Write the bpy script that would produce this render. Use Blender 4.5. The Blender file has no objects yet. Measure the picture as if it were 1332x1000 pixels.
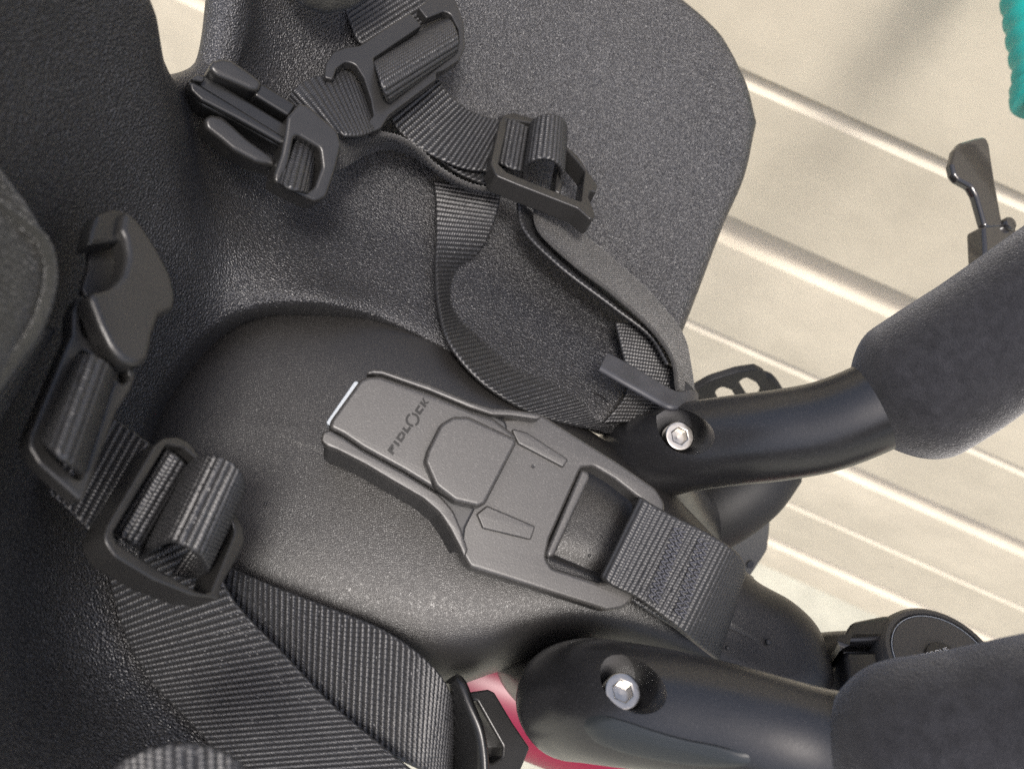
import bpy, bmesh, math, random
import numpy as np
from mathutils import Vector, Matrix

random.seed(4); np.random.seed(4)
scene = bpy.context.scene
col = scene.collection
R = math.radians
MM = 0.001

# ------------------------------------------------------------------ camera
FPX = 1153.0                      # focal length in photograph pixels (1332 wide)
ROLL, TILT = R(24), R(23)         # camera roll, angle of the view axis from straight down
f_ = np.array([0, math.sin(TILT), -math.cos(TILT)])
u0 = np.array([0, math.cos(TILT), math.sin(TILT)])
r_ = math.cos(ROLL)*np.array([1, 0, 0]) + math.sin(ROLL)*u0
u_ = -math.sin(ROLL)*np.array([1, 0, 0]) + math.cos(ROLL)*u0
CAM = -f_*0.26
cd = bpy.data.cameras.new('Camera'); cam = bpy.data.objects.new('Camera', cd); col.objects.link(cam)
cd.sensor_width = 36; cd.lens = 36*FPX/1332; cd.clip_start = 0.01; cd.clip_end = 200
m3 = Matrix((r_, u_, -f_)).transposed()
cam.matrix_world = Matrix.Translation(CAM) @ m3.to_4x4()
cd.dof.use_dof = True; cd.dof.focus_distance = 0.25; cd.dof.aperture_fstop = 17
scene.camera = cam

# ------------------------------------------------------------------ sky, sun, exposure
SUN_EL, SUN_AZ = R(75), R(165)     # azimuth measured from +Y towards +X
w = bpy.data.worlds.new('World'); scene.world = w; w.use_nodes = True
nt = w.node_tree; nt.nodes.clear()
sky = nt.nodes.new('ShaderNodeTexSky'); sky.sky_type = 'NISHITA'; sky.sun_disc = False
sky.sun_elevation = SUN_EL; sky.sun_rotation = SUN_AZ; sky.air_density = 1.0; sky.dust_density = 7.0; sky.ozone_density = 1.0
bg = nt.nodes.new('ShaderNodeBackground'); bg.inputs[1].default_value = 0.10
wo = nt.nodes.new('ShaderNodeOutputWorld')
nt.links.new(sky.outputs[0], bg.inputs[0]); nt.links.new(bg.outputs[0], wo.inputs[0])
sd = bpy.data.lights.new('Sun', 'SUN'); so = bpy.data.objects.new('Sun', sd); col.objects.link(so)
sd.energy = 1.5; sd.angle = R(13); sd.color = (1, 0.95, 0.88)
sdir = Vector((math.sin(SUN_AZ)*math.cos(SUN_EL), math.cos(SUN_AZ)*math.cos(SUN_EL), math.sin(SUN_EL)))
so.rotation_euler = sdir.to_track_quat('Z', 'Y').to_euler(); so.location = (0, 0, 3)
vs = scene.view_settings; vs.view_transform = 'Standard'; vs.look = 'None'; vs.gamma = 1; vs.use_curve_mapping = False
vs.exposure = 1.1
vs.use_white_balance = True; vs.white_balance_temperature = 6300; vs.white_balance_tint = 10

cy = scene.cycles; cy.use_denoising = False; cy.max_bounces = 6; cy.diffuse_bounces = 3; cy.glossy_bounces = 3; cy.caustics_reflective = False; cy.caustics_refractive = False

# ------------------------------------------------------------------ helpers: points
def ray(px, py): return f_*FPX + r_*(px-666) - u_*(py-500)
def P(px, py, z):                 # the point at height z (metres, cushion top = 0) seen at a photograph pixel
    d = ray(px, py)
    if LEAN: z = z-lean(px, py)
    return CAM + d*((z-CAM[2])/d[2])
LEAN = False                      # the seat leans: its far side (up in the picture) sits lower
def lean(px, py):
    t = .39*(px-666)-.92*(py-500)
    if t <= 0: return 0.
    sx = min(1, max(0, (px-110)/290)); sx = sx*sx*(3-2*sx)
    t = t*t/(t+40); return .072*(1-math.exp(-t/250))*sx
def norm(v):
    v = np.asarray(v, float); n = np.linalg.norm(v); return v/n if n > 0 else v
def spline(pts, n):               # centripetal Catmull-Rom through pts, n samples per span
    p = np.asarray(pts, float)
    if len(p) < 3:
        return np.array([p[0]+(p[-1]-p[0])*t for t in np.linspace(0, 1, n+1)])
    q = np.vstack([2*p[0]-p[1], p, 2*p[-1]-p[-2]])
    out = []
    for i in range(1, len(q)-2):
        p0, p1, p2, p3 = q[i-1:i+3]
        t0 = 0; t1 = t0+max(np.linalg.norm(p1-p0), 1e-9)**.5; t2 = t1+max(np.linalg.norm(p2-p1), 1e-9)**.5; t3 = t2+max(np.linalg.norm(p3-p2), 1e-9)**.5
        for t in np.linspace(t1, t2, n, endpoint=False):
            a1 = (t1-t)/(t1-t0)*p0+(t-t0)/(t1-t0)*p1; a2 = (t2-t)/(t2-t1)*p1+(t-t1)/(t2-t1)*p2; a3 = (t3-t)/(t3-t2)*p2+(t-t2)/(t3-t2)*p3
            b1 = (t2-t)/(t2-t0)*a1+(t-t0)/(t2-t0)*a2; b2 = (t3-t)/(t3-t1)*a2+(t-t1)/(t3-t1)*a3
            out.append((t2-t)/(t2-t1)*b1+(t-t1)/(t2-t1)*b2)
    out.append(p[-1]); return np.array(out)
def resample(p, n):
    d = np.r_[0, np.cumsum(np.linalg.norm(np.diff(p, axis=0), axis=1))]
    s = np.linspace(0, d[-1], n)
    return np.stack([np.interp(s, d, p[:, k]) for k in range(3)], 1)

# ------------------------------------------------------------------ helpers: objects
def tag(o, label, cat, group=None):
    o['label'] = label; o['category'] = cat
    if group: o['group'] = group
    return o
def thing(name, label, cat, loc, group=None):
    o = bpy.data.objects.new(name, None); col.objects.link(o); o.empty_display_size = .01
    o.location = tuple(loc); return tag(o, label, cat, group)
def wloc(o):
    v = Vector(o.location)
    while o.parent: o = o.parent; v += Vector(o.location)
    return v
def link(name, me, mat, parent=None, sharp=35, wn=False):
    """world-space mesh -> object with its origin at the mesh centre, under parent"""
    n = len(me.vertices); a = np.empty(n*3, np.float32); me.vertices.foreach_get('co', a); a = a.reshape(-1, 3)
    c = (a.min(0)+a.max(0))/2; me.vertices.foreach_set('co', (a-c).ravel()); me.update()
    me.materials.clear(); me.materials.append(mat)
    me.shade_smooth()
    if sharp: me.set_sharp_from_angle(angle=R(sharp))
    o = bpy.data.objects.new(name, me); col.objects.link(o)
    o.location = Vector(c.tolist())
    if parent: o.parent = parent; o.location = Vector(c.tolist())-wloc(parent)
    if wn:
        m = o.modifiers.new('wn', 'WEIGHTED_NORMAL'); m.keep_sharp = True; m.weight = 100
    return o
def mesh_np(name, v, faces):
    """verts (n,3), quads (m,4) arrays"""
    v = np.asarray(v, np.float32); fa = np.asarray(faces, np.int32)
    me = bpy.data.meshes.new(name); me.vertices.add(len(v)); me.vertices.foreach_set('co', v.ravel())
    k = fa.shape[1]; me.loops.add(fa.size); me.loops.foreach_set('vertex_index', fa.ravel())
    me.polygons.add(len(fa)); me.polygons.foreach_set('loop_start', np.arange(0, fa.size, k, dtype=np.int32))
    me.update(calc_edges=True); me.validate(); return me
def mesh_py(name, v, faces):
    me = bpy.data.meshes.new(name); me.from_pydata([tuple(map(float, p)) for p in v], [], [tuple(map(int, q)) for q in faces]); me.update(); return me
def grid_faces(nu, nv, wrap_v=False, off=0):
    i = np.arange(nu-1)[:, None]; jn = nv if wrap_v else nv-1; j = np.arange(jn)[None, :]
    a = i*nv+j; b = i*nv+(j+1) % nv; c = (i+1)*nv+(j+1) % nv; d = (i+1)*nv+j
    return (np.stack(np.broadcast_arrays(a, b, c, d), -1).reshape(-1, 4)+off)
def fix_normals(me):
    bm = bmesh.new(); bm.from_mesh(me); bmesh.ops.recalc_face_normals(bm, faces=bm.faces); bm.to_mesh(me); bm.free()

class Plane:
    """plane through three (px,py,z) points; at(px,py) gives local 2-D coordinates on it"""
    def __init__(s, a, b, c, lift=0):
        p0, p1, p2 = P(*a), P(*b), P(*c)
        n = norm(np.cross(p1-p0, p2-p0))
        if n @ (CAM-p0) < 0: n = -n
        s.o = p0+n*lift; s.n = n; s.e1 = norm(p1-p0); s.e2 = np.cross(n, s.e1)
    def hit(s, px, py):
        d = ray(px, py); return CAM+d*(((s.o-CAM) @ s.n)/(d @ s.n))
    def at(s, px, py):
        q = s.hit(px, py)-s.o; return np.array([q @ s.e1, q @ s.e2])
    def shift(s, d):
        t = object.__new__(Plane); t.__dict__.update(s.__dict__); t.o = s.o+s.n*d; return t
    def up(s, x, y, h=0): return s.o+s.e1*x+s.e2*y+s.n*h
def fillet(pts, rad, bev=0, seg=4):
    """round the corners of a polygon with true arcs; corners too tight for the bevel stay sharp"""
    out = []; n = len(pts)
    for i in range(n):
        p = pts[i][:2]; a = pts[i-1][:2]; b = pts[(i+1) % n][:2]
        r = pts[i][2] if len(pts[i]) > 2 else rad
        p, a, b = map(lambda t: np.asarray(t, float), (p, a, b))
        da, db = norm(a-p), norm(b-p); la, lb = np.linalg.norm(a-p), np.linalg.norm(b-p)
        ang = math.acos(max(-1, min(1, da @ db)))
        if r <= 0 or ang > math.pi-.06: out.append(p); continue
        t = min(max(r, 1.25*bev)/math.tan(ang/2), .49*la, .49*lb); re = t*math.tan(ang/2)
        if re < 1.1*bev:
            if ang < 1.35 and bev > 0:
                tt = min(1.2*bev, .35*la, .35*lb); out += [p+da*tt, p+db*tt]
            else: out.append(p)
            continue
        c = p+norm(da+db)*(re/math.sin(ang/2)); s0 = p+da*t-c; s1 = p+db*t-c
        a0 = math.atan2(s0[1], s0[0]); a1 = math.atan2(s1[1], s1[0]); dd = (a1-a0+math.pi) % (2*math.pi)-math.pi
        k = max(2, int(abs(dd)/.3)+1)
        for m in range(k+1): out.append(c+re*np.array([math.cos(a0+dd*m/k), math.sin(a0+dd*m/k)]))
    q = [out[0]]
    for p in out[1:]:
        if np.linalg.norm(p-q[-1]) > 2e-5: q.append(p)
    if np.linalg.norm(q[0]-q[-1]) < 2e-5: q.pop()
    return q
def plate(name, mat, parent, pl, outer, holes=(), thick=3, bevel=.6, rad=1.0, hrad=None, res=2, back=0, raw=False):
    """outline drawn on plane pl as the front face, extruded away from its normal; mm for sizes.
    outer / holes: pixel points (px,py[,corner radius mm]); raw: already local 2-D metres"""
    def loc(poly, rd):
        q = [tuple(p) if raw else (*pl.at(p[0], p[1]), *([p[2]*MM] if len(p) > 2 else [])) for p in poly]
        return fillet(q, rd*MM, bevel*MM)
    cu = bpy.data.curves.new(name, 'CURVE'); cu.dimensions = '2D'; cu.fill_mode = 'BOTH'
    cu.extrude = max(thick/2-bevel, 0.01)*MM; cu.bevel_depth = bevel*MM; cu.bevel_resolution = res; cu.offset = -bevel*MM
    for k, poly in enumerate([outer]+list(holes)):
        q = loc(poly, rad if k == 0 else (rad if hrad is None else hrad))
        s = cu.splines.new('POLY'); s.points.add(len(q)-1); s.use_cyclic_u = True
        s.points.foreach_set('co', np.array([[p[0], p[1], 0, 1] for p in q]).ravel())
    o = bpy.data.objects.new('tmp', cu); col.objects.link(o)
    dg = bpy.context.evaluated_depsgraph_get(); me = bpy.data.meshes.new_from_object(o.evaluated_get(dg))
    bpy.data.objects.remove(o); bpy.data.curves.remove(cu)
    bm = bmesh.new(); bm.from_mesh(me); bmesh.ops.remove_doubles(bm, verts=bm.verts, dist=1e-6)
    bmesh.ops.recalc_face_normals(bm, faces=bm.faces); bm.to_mesh(me); bm.free()
    M = Matrix((pl.e1, pl.e2, pl.n)).transposed().to_4x4(); M.translation = Vector(pl.o-pl.n*(thick/2+back)*MM)
    me.transform(M)
    return link(name, me, mat, parent, sharp=50, wn=True)
def frames(path):
    t = np.gradient(path, axis=0); t /= np.linalg.norm(t, axis=1)[:, None]
    n = norm(np.cross(t[0], [0.3, 0.2, 1])); N = []
    for k in range(len(t)):
        n = norm(n-t[k]*(n @ t[k])); N.append(n)
    N = np.array(N); return t, N, np.cross(t, N)
def tube_mesh(name, pts, n=28, per=10, fixed=None, cap=True, squash=1.0, up=None):
    """pts: (px,py,z,radius mm) ; or fixed: world (x,y,z,radius m)"""
    if fixed is None: q = np.array([[*P(a, b, c), r*MM] for a, b, c, r in pts])
    else: q = np.array(fixed, float)
    s = spline(q[:, :3], per); rr = spline(np.c_[q[:, :1]*0+np.arange(len(q))[:, None], q[:, 3:4], q[:, 3:4]*0], per)[:, 1] if len(q) > 2 else np.linspace(q[0, 3], q[-1, 3], len(s))
    if len(rr) != len(s): rr = np.interp(np.linspace(0, 1, len(s)), np.linspace(0, 1, len(rr)), rr)
    rr = np.maximum(rr, 1e-5)
    t, N, B = frames(s)
    if up is not None:
        N = np.array([norm(np.asarray(up)-tt*(tt @ np.asarray(up))) for tt in t]); B = np.cross(t, N)
    a = np.linspace(0, 2*np.pi, n, endpoint=False)
    v = s[:, None]+rr[:, None, None]*(np.cos(a)[None, :, None]*N[:, None]*squash+np.sin(a)[None, :, None]*B[:, None])
    v = v.reshape(-1, 3); fa = [tuple(x) for x in grid_faces(len(s), n, True)]
    if cap: fa += [tuple(range(n))[::-1], tuple((len(s)-1)*n+i for i in range(n))]
    me = mesh_py(name, v, fa); fix_normals(me); return me
def tube(name, mat, parent, pts=None, **k):
    return link(name, tube_mesh(name, pts, **k), mat, parent, sharp=75)
def ribbon(name, mat, parent, edges, pitch=2.0, bead=1.0, thick=1.4, amp=.60, plain=False, quiet=True):
    """webbing between two edge curves; edges: list of ((px,py,z),(px,py,z))"""
    A = spline([P(*e[0]) for e in edges], 12); B = spline([P(*e[1]) for e in edges], 12)
    mid = (A+B)/2; L = np.linalg.norm(np.diff(mid, axis=0), axis=1).sum(); W = np.linalg.norm(A-B, axis=1)
    if not quiet: print('RIBBON', name, 'len %.1f width %.1f..%.1f mm' % (L*1e3, W.min()*1e3, W.max()*1e3))
    d = np.r_[0, np.cumsum(np.linalg.norm(np.diff(mid, axis=0), axis=1))]
    nr = max(2, round(L/(pitch*MM))); nu = nr*6+1 if not plain else max(24, len(A))
    s = np.linspace(0, d[-1], nu)
    A = np.stack([np.interp(s, d, A[:, k]) for k in range(3)], 1); B = np.stack([np.interp(s, d, B[:, k]) for k in range(3)], 1)
    for _ in range(6):                                          # smooth the kinks of linear resampling
        A[1:-1] = (A[:-2]+2*A[1:-1]+A[2:])/4; B[1:-1] = (B[:-2]+2*B[1:-1]+B[2:])/4
    nb = max(6, round(np.median(W)/(bead*MM))); nv = nb*4+1 if not plain else 13
    v = np.linspace(0, 1, nv)
    S = A[:, None]*(1-v)[None, :, None]+B[:, None]*v[None, :, None]
    Tg = np.gradient(S, axis=0); Ac = np.gradient(S, axis=1)
    Nn = np.cross(Tg, Ac); Nn /= np.linalg.norm(Nn, axis=2)[..., None]+1e-12
    if (Nn*(CAM-S)).sum(2).mean() < 0: Nn = -Nn
    edge = np.clip(np.minimum(v, 1-v)*np.median(W)/(.7*MM), 0, 1)**.5
    if plain: h = np.zeros((nu, nv))
    else:
        ph = np.linspace(0, nr, nu); rib = np.abs(np.sin(np.pi*ph))**.8
        row = np.floor(ph)
        bd = np.abs(np.sin(np.pi*(v[None, :]*nb+.5*(row[:, None] % 2)+.35*(ph-row)[:, None])))**.8
        h = amp*MM*(rib[:, None]*(.45+.55*bd)-.5+.06*np.random.randn(nu, nv))
    th = thick*MM/2*(.35+.65*edge)[None, :]
    F = S+Nn*(th+h*edge[None, :])[..., None]; K = S-Nn*(th+h*edge[None, :])[..., None]
    V = np.r_[F.reshape(-1, 3), K.reshape(-1, 3)]; n0 = nu*nv
    q1 = grid_faces(nu, nv); q2 = grid_faces(nu, nv, off=n0)[:, ::-1]
    i = np.arange(nu-1); j = np.arange(nv-1)
    sides = [np.stack([i*nv, i*nv+nv, n0+i*nv+nv, n0+i*nv], 1), np.stack([i*nv+nv-1, n0+i*nv+nv-1, n0+i*nv+2*nv-1, i*nv+2*nv-1], 1),
             np.stack([j, n0+j, n0+j+1, j+1], 1), np.stack([(nu-1)*nv+j, (nu-1)*nv+j+1, n0+(nu-1)*nv+j+1, n0+(nu-1)*nv+j], 1)]
    me = mesh_np(name, V, np.vstack([q1, q2]+sides)); fix_normals(me)
    return link(name, me, mat, parent, sharp=70)
def box_mesh(name, pl, x0, x1, y0, y1, h0, h1, bev=.4):
    """box in plane coordinates (m), bevelled"""
    bm = bmesh.new(); vs_ = [bm.verts.new(pl.up(x, y, h)) for h in (h0, h1) for y in (y0, y1) for x in (x0, x1)]
    for q in ((0, 1, 3, 2), (4, 6, 7, 5), (0, 4, 5, 1), (2, 3, 7, 6), (0, 2, 6, 4), (1, 5, 7, 3)): bm.faces.new([vs_[i] for i in q])
    bmesh.ops.recalc_face_normals(bm, faces=bm.faces)
    if bev: bmesh.ops.bevel(bm, geom=list(bm.edges), offset=bev*MM, segments=2, affect='EDGES', profile=.5)
    me = bpy.data.meshes.new(name); bm.to_mesh(me); bm.free(); return me
def lathe(name, mat, parent, c, axis, prof, n=48):
    """prof: (radius mm, height mm) along axis from c"""
    ax = norm(axis); e1 = norm(np.cross(ax, [.2, 1, .1])); e2 = np.cross(ax, e1); a = np.linspace(0, 2*np.pi, n, endpoint=False)
    v = np.array([c+ax*h*MM+(np.cos(a)[:, None]*e1+np.sin(a)[:, None]*e2)[k]*max(r, .001)*MM for r, h in prof for k in range(n)])
    fa = [tuple(x) for x in grid_faces(len(prof), n, True)]+[tuple(range(n)), tuple((len(prof)-1)*n+i for i in range(n))]
    me = mesh_py(name, v, fa); fix_normals(me); return link(name, me, mat, parent, sharp=40)
def boolean_cut(o, cutter_mesh):
    c = bpy.data.objects.new('cut', cutter_mesh); col.objects.link(c)
    m = o.modifiers.new('b', 'BOOLEAN'); m.operation = 'DIFFERENCE'; m.object = c; m.solver = 'EXACT'
    bpy.context.view_layer.update()
    dg = bpy.context.evaluated_depsgraph_get(); me = bpy.data.meshes.new_from_object(o.evaluated_get(dg))
    o.modifiers.clear(); bpy.data.objects.remove(c); o.data = me
    me.shade_smooth(); me.set_sharp_from_angle(angle=R(38))

# ------------------------------------------------------------------ materials
def material(name, base, rough=.5, metal=0., spec=.5, coat=0., sheen=0., bump=None, var=None, roughvar=0., fleck=None, voro=None):
    """bump: list of (scale, strength, distance mm, detail); var: (scale, amount); fleck: (scale, amount)"""
    m = bpy.data.materials.new(name); m.use_nodes = True; n = m.node_tree.nodes; l = m.node_tree.links
    b = n['Principled BSDF']; b.inputs['Base Color'].default_value = (*base, 1); b.inputs['Roughness'].default_value = rough
    b.inputs['Metallic'].default_value = metal; b.inputs['Specular IOR Level'].default_value = spec
    b.inputs['Coat Weight'].default_value = coat; b.inputs['Sheen Weight'].default_value = sheen; b.inputs['Sheen Roughness'].default_value = .4
    geo = n.new('ShaderNodeNewGeometry'); pos = geo.outputs['Position']
    def noise(sc, det=3, rgh=.55):
        t = n.new('ShaderNodeTexNoise'); t.inputs['Scale'].default_value = sc; t.inputs['Detail'].default_value = det; t.inputs['Roughness'].default_value = rgh
        l.new(pos, t.inputs['Vector']); return t.outputs['Fac']
    def remap(src, lo, hi, a=.3, c=.7):
        t = n.new('ShaderNodeMapRange'); t.inputs[1].default_value = a; t.inputs[2].default_value = c; t.inputs[3].default_value = lo; t.inputs[4].default_value = hi
        l.new(src, t.inputs[0]); return t.outputs[0]
    if var or fleck:
        fac = None
        if var: fac = remap(noise(var[0], 5, .65), 1-var[1], 1+var[1])
        if fleck:
            g = remap(noise(fleck[0], 1), 1, 1+fleck[1], .56, .72)
            if fac is None: fac = g
            else:
                mu = n.new('ShaderNodeMath'); mu.operation = 'MULTIPLY'; l.new(fac, mu.inputs[0]); l.new(g, mu.inputs[1]); fac = mu.outputs[0]
        vm = n.new('ShaderNodeVectorMath'); vm.operation = 'SCALE'; vm.inputs[0].default_value = base; l.new(fac, vm.inputs['Scale'])
        l.new(vm.outputs[0], b.inputs['Base Color'])
    if roughvar: l.new(remap(noise(40, 5, .7), rough-roughvar, rough+roughvar), b.inputs['Roughness'])
    prev = None
    for sc, st, dist, det in (bump or []):
        bn = n.new('ShaderNodeBump'); bn.inputs['Strength'].default_value = st; bn.inputs['Distance'].default_value = dist*MM
        l.new(noise(sc, det), bn.inputs['Height'])
        if prev: l.new(prev, bn.inputs['Normal'])
        prev = bn.outputs[0]
    if voro:
        sc, st, dist = voro
        t = n.new('ShaderNodeTexVoronoi'); t.feature = 'DISTANCE_TO_EDGE'; t.inputs['Scale'].default_value = sc; l.new(pos, t.inputs['Vector'])
        mr = remap(t.outputs['Distance'], 0, 1, 0, .28)
        bn = n.new('ShaderNodeBump'); bn.inputs['Strength'].default_value = st; bn.inputs['Distance'].default_value = dist*MM; l.new(mr, bn.inputs['Height'])
        if prev: l.new(prev, bn.inputs['Normal'])
        prev = bn.outputs[0]
    if prev: l.new(prev, b.inputs['Normal'])
    return m
M = {}
M['foam'] = material('foam_black', (.022, .022, .0238), .34, spec=.75, bump=[(1750, 1.0, .8, 1)], fleck=(1750, 2.0), var=(14, .16))
M['leather'] = material('cushion_leatherette', (.013, .0122, .0118), .36, spec=.5, bump=[(40, .15, 1.5, 2)], voro=(2500, .38, .08), var=(25, .05), roughvar=.03)
M['web'] = material('webbing_black', (.019, .019, .020), .40, spec=.7, sheen=.0, bump=[(6000, .5, .1, 2)], var=(900, .2))
M['web_grey'] = material('webbing_smooth_back', (.030, .029, .028), .6, spec=.4, sheen=.3, voro=(1400, .7, .15), var=(60, .15))
M['thread'] = material('stitching_thread', (.05, .052, .066), .6)
M['plastic'] = material('black_plastic', (.010, .010, .010), .32, spec=.5, bump=[(2500, .2, .08, 2)], roughvar=.05)
M['plastic_matte'] = material('matte_charcoal_plastic', (.020, .0195, .019), .32, spec=.5, bump=[(2500, .35, .08, 2)], var=(80, .12))
M['buckle'] = material('speckled_grey_plastic', (.036, .0345, .033), .38, spec=.55, bump=[(2600, .35, .07, 2)], var=(120, .06), fleck=(3200, 1.3))
M['buckle_dark'] = material('dark_buckle_plastic', (.022, .022, .023), .45, spec=.5, bump=[(2600, .3, .07, 2)])
M['logo'] = material('logo_dark', (.006, .006, .006), .4, spec=.3)
M['tab'] = material('pale_grey_tab', (.32, .35, .38), .5)
M['arm'] = material('satin_black_arm', (.013, .013, .014), .30, spec=.65, bump=[(1600, .22, .08, 2)], fleck=(2600, .8), roughvar=.06)
M['cap'] = material('satin_cap', (.060, .058, .056), .38, bump=[(1600, .2, .08, 2)])
M['inlay'] = material('grey_inlay', (.020, .023, .025), .34, bump=[(900, .15, .1, 2)])
M['suede'] = material('suede_pad', (.022, .022, .025), .95, spec=.12, sheen=.45, bump=[(70, .25, 1.2, 2), (2200, 1.0, .3, 1)], var=(330, .28))
M['fabric'] = material('mesh_fabric', (.026, .026, .023), .9, spec=.2, sheen=.2, voro=(900, .8, .3), bump=[(70, .35, 1.2, 4)], var=(120, .25))
M['steel'] = material('zinc_steel', (.42, .40, .365), .26, metal=1, bump=[(500, .15, .1, 3)], roughvar=.05)
M['rubber'] = material('rubber_black', (.012, .012, .013), .62, var=(90, .2), bump=[(600, .15, .1, 3)])
M['rubber_grey'] = material('worn_rubber', (.035, .036, .042), .5, var=(90, .25), bump=[(800, .25, .1, 3)])
M['pink'] = material('pink_paint', (.17, .004, .026), .38, coat=.0)
M['teal'] = material('teal_rubber', (.008, .33, .30), .4)
M['gloss'] = material('glossy_black_lever', (.02, .019, .019), .10, coat=.7)
M['white'] = material('white_print', (.6, .6, .58), .5)
M['bracket'] = material('grey_bracket_plastic', (.075, .073, .068), .5, var=(60, .1))
M['wall'] = material('cream_painted_board', (.60, .54, .43), .55, bump=[(25, .2, 1.5, 3), (300, .15, .4, 2)], var=(16, .09))
M['ground'] = material('concrete_ground', (.33, .33, .28), .9, bump=[(120, .5, 3, 5)], var=(6, .25))

# ------------------------------------------------------------------ setting: ground and board wall
WY = CAM[1]+.45
me = mesh_py('ground', [(-40, -40, -1.07), (40, -40, -1.07), (40, 40, -1.07), (-40, 40, -1.07)], [(0, 1, 2, 3)])
g = link('ground', me, M['ground']); g['kind'] = 'structure'
wall = thing('board_wall', 'cream painted weatherboard wall behind the bike', 'wall', (0, WY+.02, -1.07))
D_ = .153; Z0 = CAM[2]-.435
def board_profile():
    """one board, top at h=0 going down to -2*D_: scooped cove, face, V groove, face. y is outwards, towards the bike"""
    p = []
    for k in range(9):
        a = k/8*math.pi/2; p.append((-.026+.026*(1-math.cos(a)), -.036*math.sin(a)))
    p += [(.0006, -.0385), (.0006, -.104-.036)]
    zc = -(D_)-.018
    p[-1] = (.0006, zc+.006); p += [(-.010, zc+.0035), (-.001, zc-.006), (.0008, zc-.008)]
    p += [(.0008, -2*D_+.0015), (-.0005, -2*D_), (-.04, -2*D_)]
    p = [(-.04, 0)]+p; return p
prof = board_profile(); X0, X1 = -2.6, 2.6
bv = [(x, -yy, zz) for x in (X0, X1) for yy, zz in prof]; n = len(prof)
bf = [(i, (i+1) % n, n+(i+1) % n, n+i) for i in range(n)]+[tuple(range(n))[::-1], tuple(range(n, 2*n))]
bme = None
topz = Z0-D_+.018+2*D_*2
k = 0
while topz-k*2*D_ > -1.07:
    zt = topz-k*2*D_
    if bme is None:
        bme = mesh_py('board', bv, bf); fix_normals(bme); bme.shade_smooth(); bme.set_sharp_from_angle(angle=R(25)); bme.materials.append(M['wall'])
    o = bpy.data.objects.new('board', bme); col.objects.link(o); o.parent = wall
    o.location = Vector((0, WY, zt))-wall.location; k += 1

LEAN = True
# ------------------------------------------------------------------ child seat: foam shell and cushion
seat = thing('child_seat', 'black foam child bike seat with raised back and side wings', 'child seat', (0, 0, -.05))
ST = [
 [(790,566,-.016),(795,556,-.009),(842,508,-.006),(886,442,-.001),(946,281,.028),(970,208,.042),(986,140,.053)],
 [(770,560,-.016),(775,551,-.008),(822,498,-.006),(866,436,-.001),(929,264,.029),(958,178,.045),(978,104,.056)],
 [(745,552,-.015),(748,543,-.007),(785,482,-.006),(825,405,-.001),(893,235,.030),(926,145,.047),(952,66,.057)],
 [(715,540,-.014),(718,531,-.006),(745,462,-.006),(780,370,.000),(850,200,.032),(890,110,.048),(925,22,.060)],
 [(640,495,-.012),(640,487,-.004),(655,420,-.003),(680,320,.003),(735,150,.036),(765,50,.053),(800,-60,.068)],
 [(560,450,-.010),(562,443,-.002),(575,385,.001),(592,290,.008),(615,120,.040),(625,30,.057),(640,-70,.074)],
 [(480,418,-.008),(492,410,.002),(490,355,.005),(488,270,.012),(475,110,.044),(465,20,.062),(460,-70,.078)],
 [(411,416,-.006),(415,391,.006),(408,340,.009),(395,255,.016),(365,110,.049),(348,20,.068),(335,-70,.084)],
 [(375,420,-.006),(375,391,.006),(362,333,.011),(345,250,.019),(308,120,.051),(322,40,.070),(316,-30,.083)],
 [(350,424,-.006),(347,393,.006),(335,335,.012),(318,250,.021),(288,150,.047),(299,106,.056),(289,78,.062)],
 [(320,434,-.006),(314,402,.006),(302,335,.015),(282,250,.027),(256,165,.048),(246,126,.056),(232,100,.060)],
 [(295,448,-.006),(288,416,.006),(276,345,.019),(256,255,.036),(238,172,.058),(222,112,.069),(210,60,.078)],
 [(278,462,-.006),(268,430,.006),(252,355,.024),(228,260,.045),(212,165,.068),(200,80,.084),(192,-20,.100)],
 [(245,500,-.006),(232,470,.006),(205,395,.028),(165,280,.052),(120,150,.080),(85,50,.098),(55,-60,.115)],
 [(205,560,-.006),(193,535,.006),(150,470,.028),(85,370,.058),(10,230,.092),(-40,130,.108),(-90,30,.122)],
 [(190,640,-.006),(178,638,.006),(110,615,.024),(35,590,.052),(-60,580,.09),(-120,575,.108),(-180,570,.122)],
 [(250,740,-.008),(240,748,.004),(175,800,.010),(95,850,.022),(-30,920,.06),(-90,955,.076),(-150,990,.09)],
 [(370,822,-.010),(365,832,.0),(310,890,.002),(230,960,.014),(120,1060,.044),(70,1110,.058),(20,1160,.07)],
 [(470,865,-.012),(467,874,-.004),(420,935,-.004),(350,1010,.006),(260,1120,.03),(215,1170,.042),(170,1230,.052)],
]
for k in range(14, 19):           # unseen extra height on back and near wing, added to block side light
    a, b = np.array(ST[k][-2], float), np.array(ST[k][-1], float); ST[k][-1] = tuple(a+(b-a)*2.4)
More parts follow.
